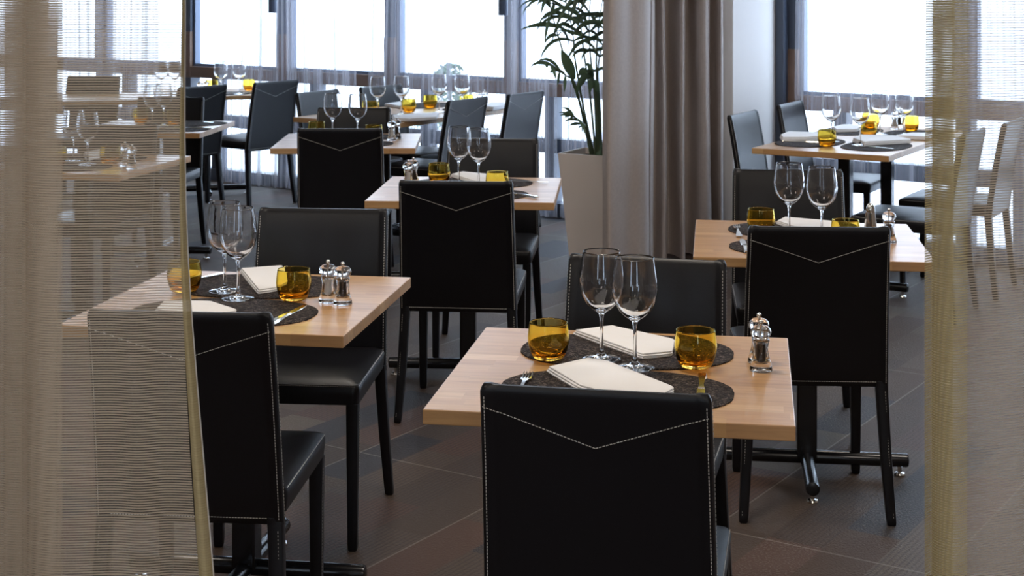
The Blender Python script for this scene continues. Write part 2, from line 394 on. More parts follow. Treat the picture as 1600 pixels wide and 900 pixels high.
# a small lead weight tape: rolled outer edge
b = bmesh.new(); tube(b, [rel(lc, Vector((edge_l(z)+.002*math.sin(z*9), 2.188, z))) for z in ZS], .0011, 6); link('edge_piping', b, M['stitch'], lc)
rc = empty('net_curtain', (.8, 2.2, 0)); tag(rc, 'beige net curtain hanging close on the right edge with folded open-weave hem', 'curtain', 'near net curtains')
pth = crom([(.641, 2.15), (.70, 2.17), (.78, 2.2), (.86, 2.18), (.95, 2.22), (1.05, 2.2), (1.2, 2.2)], 8)
def f_r(u, x, y, z): return rel(rc, Vector((x-.004*min(1, (1.6-z))+.002*math.sin(z*2+1), y+.006*math.sin(z*2.5+x*9), z)))
sheet('net_panel', pth, ZS, f_r, M['net'], rc)
pth = crom([(.641, 2.15), (.618, 2.14), (.597, 2.17), (.618, 2.2), (.640, 2.215), (.62, 2.235), (.600, 2.22)], 8)
sheet('hem', pth, ZS, f_r, M['nethem_open'], rc)
# window voiles: one per stretch of window
def voile(s0, s1, label, seed, flare=.05, amp=.035, dens=11):
    r = random.Random(seed); n = int((s1-s0)*dens*8); path = []
    ph = r.random()*6
    for i in range(n+1):
        t = i/n; s = s0+(s1-s0)*t
        path.append((s+.03*math.sin(s*dens*2*math.pi*.8+ph), .17+amp*math.sin(s*dens*math.pi*2*.5+ph)*(.5+.5*math.sin(s*3.1+ph))+.01*math.sin(s*47)))
    o = bpy.data.objects.new('tmp', None)
    def fn(u, x, y, z):
        c = (s0+s1)/2; k = 1-flare*(z/2.5)
        return wp(c+(x-c)*k, y+.01*math.sin(z*2+x*5), z)
    ob = sheet('voile_curtain', path, [.02+i*.25 for i in range(11)], fn, M['voile'])
    tag(ob, label, 'curtain', 'voile curtains at the windows'); return ob
voile(-6.6, -4.7, 'white voile curtain furthest left, seen through the near net curtain', 1)
voile(-4.5, -3.3, 'white voile curtain left of the clear window pane beside the net curtain edge', 2)
voile(-2.62, -1.25, 'grey-white voile curtain behind the chair at the far left window', 3, dens=13)
voile(-1.15, .45, 'white voile curtain behind the four-seat table in the left windows', 4, amp=.025)
voile(.5, 1.12, 'white voile curtain behind the palm and its planter', 5)
voile(2.12, 3.9, 'white voile curtain hanging at the window right of the pier', 6, amp=.02, dens=9)
# heavy drape before the pier
cps = [(.46, 7.90), (.49, 7.83), (.54, 7.86), (.60, 7.93), (.66, 7.97), (.705, 8.02), (.725, 8.10), (.715, 8.20), (.74, 8.17), (.765, 8.30), (.755, 8.42), (.79, 8.50), (.825, 8.42), (.85, 8.46), (.865, 8.60), (.90, 8.56), (.93, 8.44), (.955, 8.46), (.965, 8.62), (1.0, 8.62), (1.04, 8.50), (1.085, 8.48), (1.115, 8.56), (1.12, 8.66), (1.145, 8.62), (1.17, 8.54), (1.19, 8.60)]
pth = crom(cps, 7)
def f_d(u, x, y, z):
    k = 1-.075*(z/2.7); c = .80
    return Vector((c+(x-c)*k+.004*math.sin(z*3+x*30), y+.012*math.sin(z*1.7+x*12), z+.03))
dr = sheet('drape', pth, [i*.085 for i in range(32)], f_d, M['drape'])
tag(dr, 'floor-length taupe drape hanging in folds between the palm and the pier', 'drape')

# ------------------------------------------------------------------ pendant lamps
def pendant():
    e = empty('pendant_lamp'); b = bmesh.new(); lathe(b, [(.024, .006), (.0285, .0), (.030, .004), (.030, .34), (.026, .352), (.006, .36)], 28, False, True)
    link('lamp_shade', b, M['lamp_blue'], e); b = bmesh.new(); lathe(b, [(.0028, .36), (.0028, 1.36)], 8); link('cord', b, M['liner'], e)
    b = bmesh.new(); lathe(b, [(.02, .012), (.02, .03)], 16, True, True); link('bulb_recess', b, M['salt'], e); return e
K_pend = Kind(pendant)
p = at(426, 20, 1.30); Y = 10.6; z = CH-(20-YH)*Y/F
K_pend((((426-800)/F)*Y, Y, z), 0, 'dark blue cylinder pendant lamp above the farthest left table', 'lamp', 'pendant lamps')
Y = 9.6; z = CH-(24-YH)*Y/F
K_pend((((786-800)/F)*Y, Y, z), 0, 'dark blue cylinder pendant lamp above the table left of the palm', 'lamp', 'pendant lamps')

# ------------------------------------------------------------------ chairs
def back_y(z):                      # plan position of the back panel, leaning and slightly bowed
    t = (z-.38)/.485; return -.196-.05*t-.028*t*t
def back_w(z): t = (z-.38)/.485; return .2095-.0075*t
def chair():
    e = empty('dining_chair')
    b = bmesh.new(); rs = []
    zs = [.388, .392, .40]+[.40+.44*i/10 for i in range(1, 11)]+[.852, .860, .865]
    for i, z in enumerate(zs):
        sh = {0: .5, 1: .8}.get(i, 1.0); top = {len(zs)-1: .35, len(zs)-2: .72, len(zs)-3: .92}.get(i, 1.0)
        w = back_w(z); hm, he = .0105*sh*top, .0148*sh*top
        if i >= len(zs)-2: w -= .003*(i-len(zs)+3)
        y = back_y(z)
        half = [(w-.030, hm), (w-.021, hm+.001), (w-.014, he), (w-.004, he*.95), (w-.0005, he*.5)]
        pts = [(x, q) for x, q in half]+[(x, -q) for x, q in reversed(half)]
        full = pts+[(-x, -q) for x, q in half]+[(-x, q) for x, q in reversed(half)]
        dip = .0025 if i >= len(zs)-3 else 0
        rs.append([Vector((x, y+q, z-(dip if abs(x) < w-.018 else 0))) for x, q in full])
    rings(b, rs)
    zl = [.40+.012*i for i in range(38)]
    nb = Vector((0, -1, .1)); nf = Vector((0, 1, -.1))
    P = lambda x, z, q: Vector((x, back_y(z)-q, z))
    for s in (-1, 1):
        dashes(b, [P(s*(back_w(z)-.0085), z, .0148) for z in zl], nb)                                # down the outer sides
        dashes(b, [P(s*(back_w(z)-.0085), z, -.0148) for z in zl], nf, pitch=.008, dash=.0045)
        dashes(b, [Vector((s*back_w(z), back_y(z)+.004, z)) for z in zl], Vector((s, 0, 0)), pitch=.008)
        dashes(b, [P(s*.199*(1-i/30), .825-.068*i/30, .0118 if i > 4 else .0152) for i in range(31)], nb)          # V seam
    dashes(b, [P(-.19+.38*i/8, .4035, .0105) for i in range(9)], nb)
    link('backrest', b, [M['leather'], M['stitch']], e)
    # seat
    b = bmesh.new()
    def ring(x, y0, y1, z, r=.02):
        pts = []
        for cx, cy, a0 in ((x-r, y1-r, 0), (-x+r, y1-r, 90), (-x+r, y0+r, 180), (x-r, y0+r, 270)):
            for k in range(5): a = math.radians(a0+22.5*k); pts.append(Vector((cx+r*math.cos(a), cy+r*math.sin(a), z)))
        return pts
    rings(b, [ring(.196, -.178, .236, .400), ring(.205, -.18, .246, .404), ring(.208, -.18, .25, .43), ring(.209, -.18, .25, .448), ring(.205, -.178, .246, .457), ring(.192, -.165, .232, .463), ring(.15, -.13, .19, .468), ring(.08, -.06, .12, .471, .015)])
    for s in (-1, 1): dashes(b, [Vector((s*.2065, -.16+.04*i, .4545)) for i in range(11)], Vector((s, 0, 1)))
    dashes(b, [Vector((-.2+.04*i, .2475, .4545)) for i in range(11)], Vector((0, 1, 1)))
    link('seat', b, [M['leather'], M['stitch']], e)
    for s in (-1, 1):
        for front in (True, False):
            b = bmesh.new(); rs = []
            for z, hw in ((.405, .0175), (.40, .0175), (.2, .0155), (.02, .0135), (.004, .0125), (0, .010)):
                if front: cx, cy = s*.188, .228
                else: t = 1-z/.40; cx, cy = s*(.190+.016*t+.006*t*t), back_y(.40)+.004-.030*t-.012*t*t
                r = hw*.35; pts = []
                for qx, qy, a0 in ((hw-r, hw-r, 0), (-hw+r, hw-r, 90), (-hw+r, -hw+r, 180), (hw-r, -hw+r, 270)):
                    for k in range(3): a = math.radians(a0+45*k); pts.append(Vector((cx+qx+r*math.cos(a), cy+qy+r*math.sin(a), z)))
                rs.append(pts)
            rings(b, rs)
            q = []
            for i in range(11):
                z = .38-.036*i; t = 1-z/.40; hw = .0125+.005*z/.4
                if front: q.append(Vector((s*(.188+hw+.0002), .228-hw*.5, z)))
                else: q.append(Vector((s*(.190+.016*t+.006*t*t+hw*.45), back_y(.40)+.004-.030*t-.012*t*t-hw-.0002, z)))
            dashes(b, q, Vector((s, 0, 0)) if front else Vector((0, -1, 0)), pitch=.008)
            link('leg', b, [M['leather'], M['stitch']], e)
    return e
K_chair = Kind(chair)
def chair_px(l, r, rz, label, faceaway=True, group='black leather dining chairs', push=0):
    """l, r: the two upper corners of the back as seen"""
    a, c = at(l[0], l[1], .862), at(r[0], r[1], .862); m = (a+c)/2
    return chair_xy(m.x, m.y, rz, label, group)
def chair_xy(x, y, rz, label, group='black leather dining chairs'):
    a = math.radians(rz); by = back_y(.862)
    ox = -by*-math.sin(a); oy = -by*math.cos(a)
    return K_chair((x+ox, y+oy, 0), a, label, 'chair', group)

# ------------------------------------------------------------------ tables
def table_builder(w, d, peds):
    def build():
        e = empty('dining_table')
        b = bmesh.new(); box(b, -w/2, w/2, -d/2, d/2, .711, .74); link('tabletop', b, M['wood'], e, smooth=False, bevel=.0022)
        for py in peds:
            b = bmesh.new(); box(b, -.031, .031, py-.031, py+.031, .05, .704); link('column', b, M['steel_black'], e, smooth=False, bevel=.006)
            b = bmesh.new(); box(b, -.17, .17, py-.17, py+.17, .703, .7105); link('mounting_plate', b, M['steel_black'], e, smooth=False, bevel=.002)
            for ang in (0, 90):
                b = bmesh.new(); c, s = math.cos(math.radians(ang)), math.sin(math.radians(ang)); zz = .048 if ang == 0 else .046
                pts = [(-.318, .012), (-.315, .020), (-.309, .0215), (.309, .0215), (.315, .020), (.318, .012)]
                tube(b, [Vector((t*c, py+t*s, zz)) for t, _ in pts], [r for _, r in pts], 24)
                bar = link('base_tube', b, M['steel_black'], e)
                for t in (-.29, .29):
                    b = bmesh.new(); lathe(b, [(.017, 0), (.018, .003), (.016, .008), (.006, .010), (.006, .028)], 16, True, True, (t*c, py+t*s)); link('levelling_foot', b, M['chrome'], bar)
        return e
    return build
K_table = Kind(table_builder(.71, .71, (0,)))
def table(x, y, rz, label, K=K_table, cat='table'): return K((x, y, 0), math.radians(rz), label, cat, 'wooden dining tables')
A = math.radians
T1 = table(.233, 3.265, -9, 'light wooden square table nearest the camera, set for two')
T2 = table(-.688, 3.985, -9, 'light wooden square table at left, half behind the net curtain, with two wine glasses')
T3 = table(-.173, 6.075, -4, 'light wooden square table in the centre, left of the tall planter')
T4 = table(.94, 4.90, -7.5, 'light wooden square table at right, in front of the long window table')
T5 = table(-.835, 7.87, 1.0, 'light wooden square table behind the centre table, left of it')
T8 = table(-2.0, 8.63, -5, 'pale square table cut by the left net curtain edge, mid distance')
T7 = table(-2.22, 11.15, 15, 'small wooden table farthest left against the windows, beside a grey-lit chair')
T9 = table(-1.93, 6.93, -13, 'wooden table seen wholly through the left net curtain, with salt mills')
T11 = table(-2.95, 10.75, 12, 'small pale table at the far windows, seen through the left net curtain')
K_t6 = Kind(table_builder(.76, 1.45, (-.38, .38)))
c6 = Vector((-.678, 8.789)); u6 = Vector((math.cos(A(57.5)), math.sin(A(57.5)))); v6 = Vector((-u6.y, u6.x))
m6 = c6+u6*.725+v6*.37
T6 = table(m6.x, m6.y, -32.5, 'long wooden table at the left windows set for four', K_t6)
K_t10 = Kind(table_builder(.68, 1.40, (-.29, .44)))
m10 = Vector((1.47, 7.36))+Vector((.5, .866))*.70
T10 = table(m10.x, m10.y, -30, 'long wooden table at the right-hand window set for four', K_t10)

# chairs: near ones of each two-seat table show their backs
chair_px((750, 600), (1113, 618), -11, 'black leather chair nearest the camera, its back to the lens at the front table')
chair_px((137, 486), (425, 488), -5, 'black leather chair at left, back towards us, half covered by the net curtain')
chair_px((622, 282), (803, 284), -5, 'black leather chair seen from behind at the centre table')
chair_px((1169, 354), (1391, 355), -3, 'black leather chair seen from behind at the right-hand square table')
chair_px((465, 201), (597, 201), 0, 'black leather chair seen from behind, left of and beyond the centre table')
chair_px((405, 325), (607, 327), 175, 'black leather chair facing us on the far side of the left square table')
chair_px((888, 397), (1137, 409), 166, 'black leather chair facing us across the front table')
chair_px((698, 215), (845, 218), 175, 'black leather chair facing us at the far side of the centre table, before the window')
chair_px((1146, 264), (1316, 267), 174, 'black leather chair facing us at the far side of the right square table')
chair_px((497, 168), (610, 169), 178, 'black leather chair facing us behind two wine glasses, between two rows of tables')
chair_px((701, 158), (759.7, 151), 57, 'grey-lit black chair at the long left table, nearest on its right side')
chair_px((796.7, 148), (846, 142), 57, 'grey-lit black chair at the long left table, closest to the palm')
chair_px((464, 145), (526, 140), 57-180, 'grey-lit black chair on the window side of the long left table, its left end')
chair_px((564, 136), (625, 132), 52-180, 'grey-lit black chair at the window side of the long left table, behind wine glasses')
chair_px((403, 129), (460, 125), 51, 'grey-lit black chair turned away beside the farthest left table')
chair_px((289, 137), (344, 132), 51, 'black chair turned away just right of the net curtain edge, far left')
a_ = at(320, 152, .862); chair_xy(a_.x-.2, a_.y, 175, 'dark chair facing us at the pale table behind the net curtain edge')
chair_px((1133, 181), (1186, 172), -119, 'grey-lit black chair left of the long window table, nearest the drape')
m_ = Vector((1.49, 7.36))+Vector((.5, .866))*1.26-Vector((.866, -.5))*.62; chair_xy(m_.x, m_.y, -119, 'grey-lit black chair left of the long window table, against the pier')
chair_xy(2.14, 7.12, 60, 'black chair right of the long window table, behind the right net curtain, nearer one')
chair_xy(2.50, 7.66, 60, 'black chair right of the long window table, behind the right net curtain, farther one')
chair_px((118, 121), (175, 118), 170, 'chair at the far windows, seen through the left net curtain')
a_ = at(186, 195, .862); chair_xy(a_.x, a_.y+.0, 168, 'chair facing us behind the table with mills, seen through the left net curtain')
chair_xy(-2.76, 6.82, -100, 'chair at the extreme left, side-on, seen through the left net curtain folds')

# ------------------------------------------------------------------ table ware
ZT = .7402; ZM = ZT+.0035
def wine_glass():
    e = empty('wine_glass'); sg = 44
    outer = [(.042, .0014), (.0415, .0024), (.034, .0036), (.022, .0052), (.012, .0082), (.0065, .014), (.0045, .024)]
    stem = [(.0045, .024), (.0037, .045), (.0035, .07), (.0040, .088), (.0058, .098)]
    bowl = [(.0058, .098), (.011, .1035), (.021, .1105), (.032, .1225), (.0405, .139), (.0452, .159), (.0462, .172), (.0448, .190), (.0418, .212), (.0388, .2325), (.0385, .2350), (.0380, .2357), (.0375, .2350), (.0378, .2325),
            (.0406, .212), (.0436, .190), (.0450, .172), (.0440, .159), (.0393, .140), (.0305, .1245), (.0195, .1135), (.009, .1085), (.0001, .107)]
    bowl = [(r*(1+.065*min(1, max(0, (z-.104)/.02))), z) for r, z in bowl]
    foot = [(.0001, 0.0), (.036, 0.0), (.0405, .0003), (.042, .0014)]
    for nm, pr in (('foot', foot+outer[1:]), ('stem', stem), ('bowl', bowl)):
        b = bmesh.new(); lathe(b, pr, sg)
        link_raw(nm, b, M['glass'], e)
    return e
def link_raw(name, b, mt, parent):
    me = bpy.data.meshes.new(name); b.to_mesh(me); b.free(); me.materials.append(mt)
    for p in me.polygons: p.use_smooth = True
    o = bpy.data.objects.new(name, me); COL.objects.link(o); o.parent = parent; return o

K_wine = Kind(wine_glass)
def tumbler():
    b = bmesh.new()
    lathe(b, [(.0001, 0), (.026, 0), (.031, .0012), (.036, .007), (.0415, .020), (.0450, .036), (.0455, .046), (.0440, .062), (.0421, .077), (.0417, .0793), (.0409, .080), (.0401, .0793), (.0404, .077),
              (.0420, .062), (.0434, .046), (.0428, .036), (.0385, .022), (.030, .0125), (.018, .0095), (.0001, .009)], 44)
    return link_raw('tumbler', b, M['amber'], None)
K_tum = Kind(tumbler)
def mill_builder(fill):
    def build():
        e = empty('salt_mill' if fill == 'salt' else 'pepper_mill')
        b = bmesh.new()
        lathe(b, [(.0001, 0), (.0235, 0), (.0245, .002), (.0235, .010), (.021, .018), (.0165, .034), (.0150, .046), (.0165, .058), (.0185, .064), (.0185, .067), (.0125, .067), (.0115, .060), (.0095, .046), (.0112, .030), (.012, .016), (.0001, .015)], 36)
        link_raw('body', b, M['acrylic'], e)
        b = bmesh.new(); lathe(b, [(.0001, .0675), (.013, .0675), (.0155, .070), (.0215, .075), (.0235, .082), (.0215, .089), (.0145, .0945), (.006, .0965), (.0001, .097)], 36)
        # four soft lobes round the turning head
        for v in b.verts:
            a = math.atan2(v.co.y, v.co.x); r = math.hypot(v.co.x, v.co.y)
            if .070 < v.co.z < .093 and r > .01: k = 1-.10*(1-abs(math.cos(2*a))); v.co.x *= k; v.co.y *= k
        link_raw('head', b, M['acrylic'], e)
        b = bmesh.new(); lathe(b, [(.0001, .016), (.0112, .0165), (.0105, .030), (.0088, .046), (.0098, .057), (.0001, .0585)], 20)
        link_raw('filling', b, M[fill], e)
        b = bmesh.new(); bmesh.ops.create_uvsphere(b, u_segments=20, v_segments=12, radius=.0055, matrix=Matrix.Translation((0, 0, .1025))); lathe(b, [(.003, .096), (.0028, .100)], 12)
        f = link('finial', b, M['chrome'], e); f['label'] = 'small chrome ball finial'
        b = bmesh.new(); lathe(b, [(.0018, .0585), (.0018, .0965)], 10); lathe(b, [(.0125, .0672), (.0125, .0676), (.010, .0682)], 20, True, True); link('spindle', b, M['chrome'], e)
        return e
    return build
K_salt, K_pep = Kind(mill_builder('salt')), Kind(mill_builder('pepper'))
def shaker():
    e = empty('cone_shaker'); b = bmesh.new()
    rs = []
    for r, z in ((.0225, 0), (.0235, .003), (.015, .078)):
        rs.append([Vector((r*(1-.06*(i % 2))*math.cos(math.pi*i/12), r*(1-.06*(i % 2))*math.sin(math.pi*i/12), z)) for i in range(24)])
    rings(b, rs); link('body', b, M['chrome'], e)
    b = bmesh.new(); lathe(b, [(.0148, .078), (.0152, .080), (.0140, .092), (.0105, .101), (.005, .106), (.0001, .107)], 24, True); link('cap', b, M['chrome'], e); return e
K_shaker = Kind(shaker)
def placemat():
    b = bmesh.new(); r = random.Random(5); n = 120
    def ringp(k, z):
        out = []
        for i in range(n):
            a = 2*math.pi*i/n; c, s = math.cos(a), math.sin(a); j = 1+(r.uniform(-.006, .006) if k == 1 else 0)
            out.append(Vector((.236*k*j*math.copysign(abs(c)**.86, c), 0.160*k*j*math.copysign(abs(s)**.86, s), z)))
        return out
    rings(b, [ringp(1, 0), ringp(1, .0026), ringp(.985, .0034)])
    return link('placemat', b, M['placemat'], None)
K_mat = Kind(placemat)
def fork():
    e = empty('fork'); b = bmesh.new()
    prof = [(-.10, .0095, .001), (-.09, .0105, .001), (-.05, .007, .002), (0, .0035, .004), (.03, .0035, .005), (.045, .008, .004), (.056, .0115, .003)]
    rings(b, [[Vector((s*w, y, z+q)) for s, q in ((-1, 0), (1, 0), (1, .0022), (-1, .0022))] for y, w, z in prof]); link('handle', b, M['cutlery'], e)
    for k in range(4):
        b = bmesh.new(); x = -.0090+.006*k
        rings(b, [[Vector((x+s*w, y, z+q)) for s, q in ((-1, 0), (1, 0), (1, .0018), (-1, .0018))] for y, w, z in ((.054, .0018, .003), (.07, .0014, .002), (.09, .0012, .004), (.099, .0007, .007))]); link('tine', b, M['cutlery'], e)
    return e
def knife():
    e = empty('knife'); b = bmesh.new()
    rings(b, [[Vector((s*w, y, z+q)) for s, q in ((-1, 0), (1, 0), (.8, t), (-.8, t))] for y, w, z, t in ((-.11, .008, .0, .004), (-.10, .0105, 0, .006), (-.05, .008, 0, .006), (-.01, .0055, .001, .005), (.005, .0075, .001, .004))]); link('handle', b, M['cutlery'], e)
    b = bmesh.new(); rings(b, [[Vector((x0, y, .0015)), Vector((x1, y, .0015)), Vector((x1*.9, y, .003)), Vector((x0*.9, y, .0025))] for y, x0, x1 in ((.005, -.0075, .0075), (.02, -.0085, .0095), (.07, -.0085, .0105), (.10, -.007, .008), (.113, -.003, .003))]); link('blade', b, M['cutlery'], e)
    return e
K_fork, K_knife = Kind(fork), Kind(knife)
def napkin(corners, label, z=ZM, layers=3, th=.0042, group='folded napkins'):
    """folded cloth napkin; corners px on the table plane (or world pairs)"""
    pts = [at(*c, z=z) if c[0] > 20 else Vector((c[0], c[1], z)) for c in corners]
    ctr = sum(pts, Vector())/len(pts)
    b = bmesh.new(); n = len(pts)
    for L in range(layers):
        sc = 1-.012*L; rs = []
        for zz, s in ((0, .985), (th*.3, 1.0), (th*.75, 1.0), (th, .985)):
            ring = []
            for i in range(n):
                p0, p1, p2 = pts[i-1], pts[i], pts[(i+1) % n]
                for t in (.06, .02): ring.append(p1.lerp(p0, t))
                for t in (.02, .06): ring.append(p1.lerp(p2, t))
                for t in (.25, .5, .75): ring.append(p1.lerp(p2, t))
            off = Vector((.0015*L, .001*L*(-1)**L, 0))
            rs.append([(p-ctr)*s*sc+off+Vector((0, 0, L*th+zz+.0006*math.sin(k*.9+L))) for k, p in enumerate(ring)])
        rings(b, rs)
    o = link('napkin', b, M['napkin'], None, loc=ctr)
    return tag(o, label, 'napkin', group)
def wine_foot(px, py, label, z=ZM): return K_wine(at(px, py, z), 0, label, 'wine glass', 'wine glasses')
def wine_rim(px, ry, label, z=ZM):
    p = at(px, ry, z+.235); p.z = z; return K_wine(p, 0, label, 'wine glass', 'wine glasses')
def tum_foot(px, py, label, z=ZM): return K_tum(at(px, py, z), random.random()*6, label, 'tumbler', 'amber glass tumblers')
def tum_rim(px, ry, label, z=ZM):
    p = at(px, ry, z+.08); p.z = z; return K_tum(p, random.random()*6, label, 'tumbler', 'amber glass tumblers')
def mill_top(px, ty, label, K, z=ZT):
    p = at(px, ty, z+.106); p.z = z; nm = 'salt mill' if K is K_salt else 'pepper mill'
    return K(p, .4, label, nm, 'clear salt and pepper mills')
def mats(T, rz, near, far, dx=0, off=.165):
    c = T.location; a = math.radians(rz); f = Vector((-math.sin(a), math.cos(a), 0)); r = Vector((math.cos(a), math.sin(a), 0))
    for s, lb in ((-1, near), (1, far)):
        p = c+f*off*s+r*dx; K_mat((p.x, p.y, ZT), a+(math.pi if s > 0 else 0), lb, 'placemat', 'dark woven placemats')
def cut(K, px, py, rz, label, z=ZM, dirpx=None):
    p = at(px, py, z); return K(p, math.radians(rz), label, 'fork' if K is K_fork else 'knife', 'steel cutlery')

# front table
mats(T1, -8, 'dark brown woven placemat on the near side of the front table', 'dark brown woven placemat on the far side of the front table', dx=.0, off=.165)
wine_foot(940, 561, 'wine glass on the front table, the left and farther of its pair')
wine_foot(992, 575, 'wine glass on the front table, the right and nearer of its pair')
tum_foot(857, 560, 'amber tumbler on the front table, left of the wine glasses')
tum_foot(1087, 573, 'amber tumbler on the front table, right of the wine glasses beside the knife')
mill_top(1189, 501, 'clear pepper mill on the front table, the nearer one at its right edge', K_pep)
mill_top(1186, 490, 'clear salt mill hidden behind the pepper mill on the front table', K_salt)
napkin([(853, 581), (918, 567), (950, 573), (1054, 615), (1010, 640), (905, 612)], 'white folded napkin on the near placemat of the front table')
napkin([(894, 523), (955, 516), (1054, 539), (1050, 557), (1003, 562)], 'white folded napkin on the far placemat of the front table')
cut(K_fork, 816, 606, -8, 'steel fork on the near placemat of the front table')
cut(K_knife, 1096, 607, 172, 'steel knife on the near placemat of the front table under the right tumbler', z=ZM)
# left table
mats(T2, -7.5, 'dark woven placemat on the near side of the left square table', 'dark woven placemat on the far side of the left square table', dx=-.01)
wine_foot(351, 455, 'wine glass on the left square table, the rear left of its pair')
wine_foot(372, 467, 'wine glass on the left square table, the nearer right of its pair')
tum_foot(459, 468, 'amber tumbler on the left square table beside the knife and mills')
tum_foot(288, 455, 'amber tumbler on the left square table, half behind the curtain hem')
mill_top(512.5, 407, 'clear salt mill on the left square table, left of the pepper mill', K_salt)
mill_top(535.5, 410, 'clear pepper mill on the left square table, right of the salt mill', K_pep)
napkin([(374, 425), (440, 421), (447, 448), (436, 455), (402, 460)], 'white folded napkin behind the wine glasses on the left square table')
napkin([(240, 490), (255, 476), (330, 478), (370, 492), (300, 505)], 'white folded napkin at the near edge of the left square table behind the curtain hem')
cut(K_knife, 450, 492, -15, 'steel knife beside the amber tumbler on the left square table')
cut(K_fork, 312, 437, 150, 'steel fork on the far placemat of the left square table beside the curtain hem')
# centre table
mats(T3, -3.5, 'dark woven placemat at the near side of the centre table', 'dark woven placemat at the far side of the centre table', dx=.01, off=.165)
wine_rim(717, 198, 'wine glass on the centre table, the left of its pair')
wine_rim(748, 201, 'wine glass on the centre table, the right of its pair')
tum_rim(686, 255, 'amber tumbler on the centre table, left of its wine glasses')
tum_rim(777, 268, 'amber tumbler on the centre table, right of its wine glasses')
mill_top(638, 250, 'clear salt mill on the centre table, left of the pepper mill', K_salt)
mill_top(646, 246, 'clear pepper mill on the centre table, beside the left amber tumbler', K_pep)
napkin([(703, 276), (722, 272), (790, 279), (795, 291), (752, 291)], 'folded napkin on the centre table below its wine glasses')
cut(K_fork, 818, 285, 84, 'steel fork on the far placemat of the centre table')
cut(K_knife, 810, 304, 40, 'steel knife on the near placemat of the centre table')
# right square table
mats(T4, -7.5, 'dark woven placemat at the near side of the right square table', 'dark woven placemat at the far side of the right square table', dx=-.01, off=.165)
wine_rim(1233, 255, 'wine glass on the right square table, the left of its pair')
wine_rim(1284, 261, 'wine glass on the right square table, the right of its pair')
tum_rim(1189, 326, 'amber tumbler on the right square table, left of its wine glasses')
tum_rim(1321, 343, 'amber tumbler on the right square table, just above the chair back')
K_shaker(Vector((at(1360, 318, .845).x, at(1360, 318, .845).y, ZT)), 0, 'chrome cone-shaped shaker beside the mill on the right square table', 'shaker', None)
mill_top(1389, 326, 'clear pepper mill at the right end of the right square table', K_pep)
napkin([(1212, 350), (1225, 344), (1300, 351), (1310, 360), (1260, 366)], 'folded napkin between the glasses on the right square table')
cut(K_fork, 1153, 362, -6, 'steel fork on the far placemat of the right square table')
cut(K_knife, 1163, 384, -4, 'steel knife on the near placemat of the right square table')
# table beyond, left
mats(T5, 1, 'dark woven placemat at the near side of the square table beyond the centre one', 'dark woven placemat at the far side of the square table beyond the centre one', dx=.0, off=.16)
wine_rim(520, 146, 'wine glass on the table left of and beyond the centre one, left of its pair')
wine_rim(559, 147, 'wine glass on the table left of and beyond the centre one, right of its pair')
tum_rim(495, 190, 'amber tumbler above the left end of the chair back beyond the centre table')
tum_rim(584, 195, 'amber tumbler above the right end of the chair back beyond the centre table')
mill_top(612, 187, 'clear salt mill on the square table beyond the centre one, left of the pepper mill', K_salt)
mill_top(620, 184, 'clear pepper mill on the square table beyond the centre one, rightmost there', K_pep)
cut(K_fork, 603, 216, 60, 'steel fork on the square table beyond the centre one')
# long table, left windows
def on(T, x, y, z=ZT):
    return T.matrix_basis @ Vector((x, y, 0)) + Vector((0, 0, z))
r6 = A(-32.5)
for x, y, dr_, lb in ((.19, -.38, 90, 'nearest on the right side'), (-.19, -.38, -90, 'at the left end'), (.19, .36, 90, 'on the right side, farther'), (-.19, .36, -90, 'nearest the window')):
    p = on(T6, x, y); K_mat(p, r6+A(dr_), 'dark woven placemat on the long left table, '+lb, 'placemat', 'dark woven placemats')
wine_rim(590, 120, 'wine glass on the long left table, leftmost of four')
wine_rim(627, 119, 'wine glass on the long left table, second from the left')
wine_rim(686, 116, 'wine glass on the long left table, third from the left')
wine_rim(722, 116, 'wine glass on the long left table, rightmost of four')
tum_foot(639, 175, 'amber tumbler on the long left table, nearest one in the middle')
tum_foot(672, 168, 'amber tumbler on the long left table, below the third wine glass')
tum_rim(729, 148, 'amber tumbler on the long left table, farthest right, above the chair back')
tum_rim(581, 158, 'amber tumbler on the long left table, leftmost and half hidden')
napkin([(612, 184), (655, 181), (686, 180), (682, 187), (640, 190), (615, 189)], 'folded napkin at the near end of the long left table', th=.006)
napkin([(752, 171), (768, 165), (790, 165), (790, 169), (770, 173)], 'folded napkin at the right side of the long left table between two chairs', th=.008)
napkin([(600, 165), (625, 162), (645, 165), (625, 169)], 'folded napkin at the window side of the long left table', th=.005)
mill_top(749, 142, 'clear salt mill on the long left table, left one of the pair by the window', K_salt)
mill_top(757, 141, 'clear pepper mill on the long left table, right one of the pair by the window', K_pep)
# farthest left table
wine_foot(345, 148.5, 'wine glass on the farthest left table, left of its pair')
wine_foot(374, 147.5, 'wine glass on the farthest left table, right of its pair')
tum_foot(389, 141, 'amber tumbler on the farthest left table beside the wine glasses')
K_mat(on(T7, .08, -.14), A(15), 'dark woven placemat on the farthest left table', 'placemat', 'dark woven placemats')
mill_top(312, 126, 'clear salt mill on the farthest left table, left one', K_salt)
mill_top(322, 125, 'clear pepper mill on the farthest left table, right one', K_pep)
tum_foot(331, 142, 'amber tumbler on the farthest left table above a chair back')
cut(K_knife, 362, 146, -60, 'steel knife on the farthest left table')
wine_foot(252, 147, 'wine glass far off by the windows seen through the net curtain, left of its pair')
wine_foot(273, 147, 'wine glass far off by the windows seen through the net curtain, right of its pair')
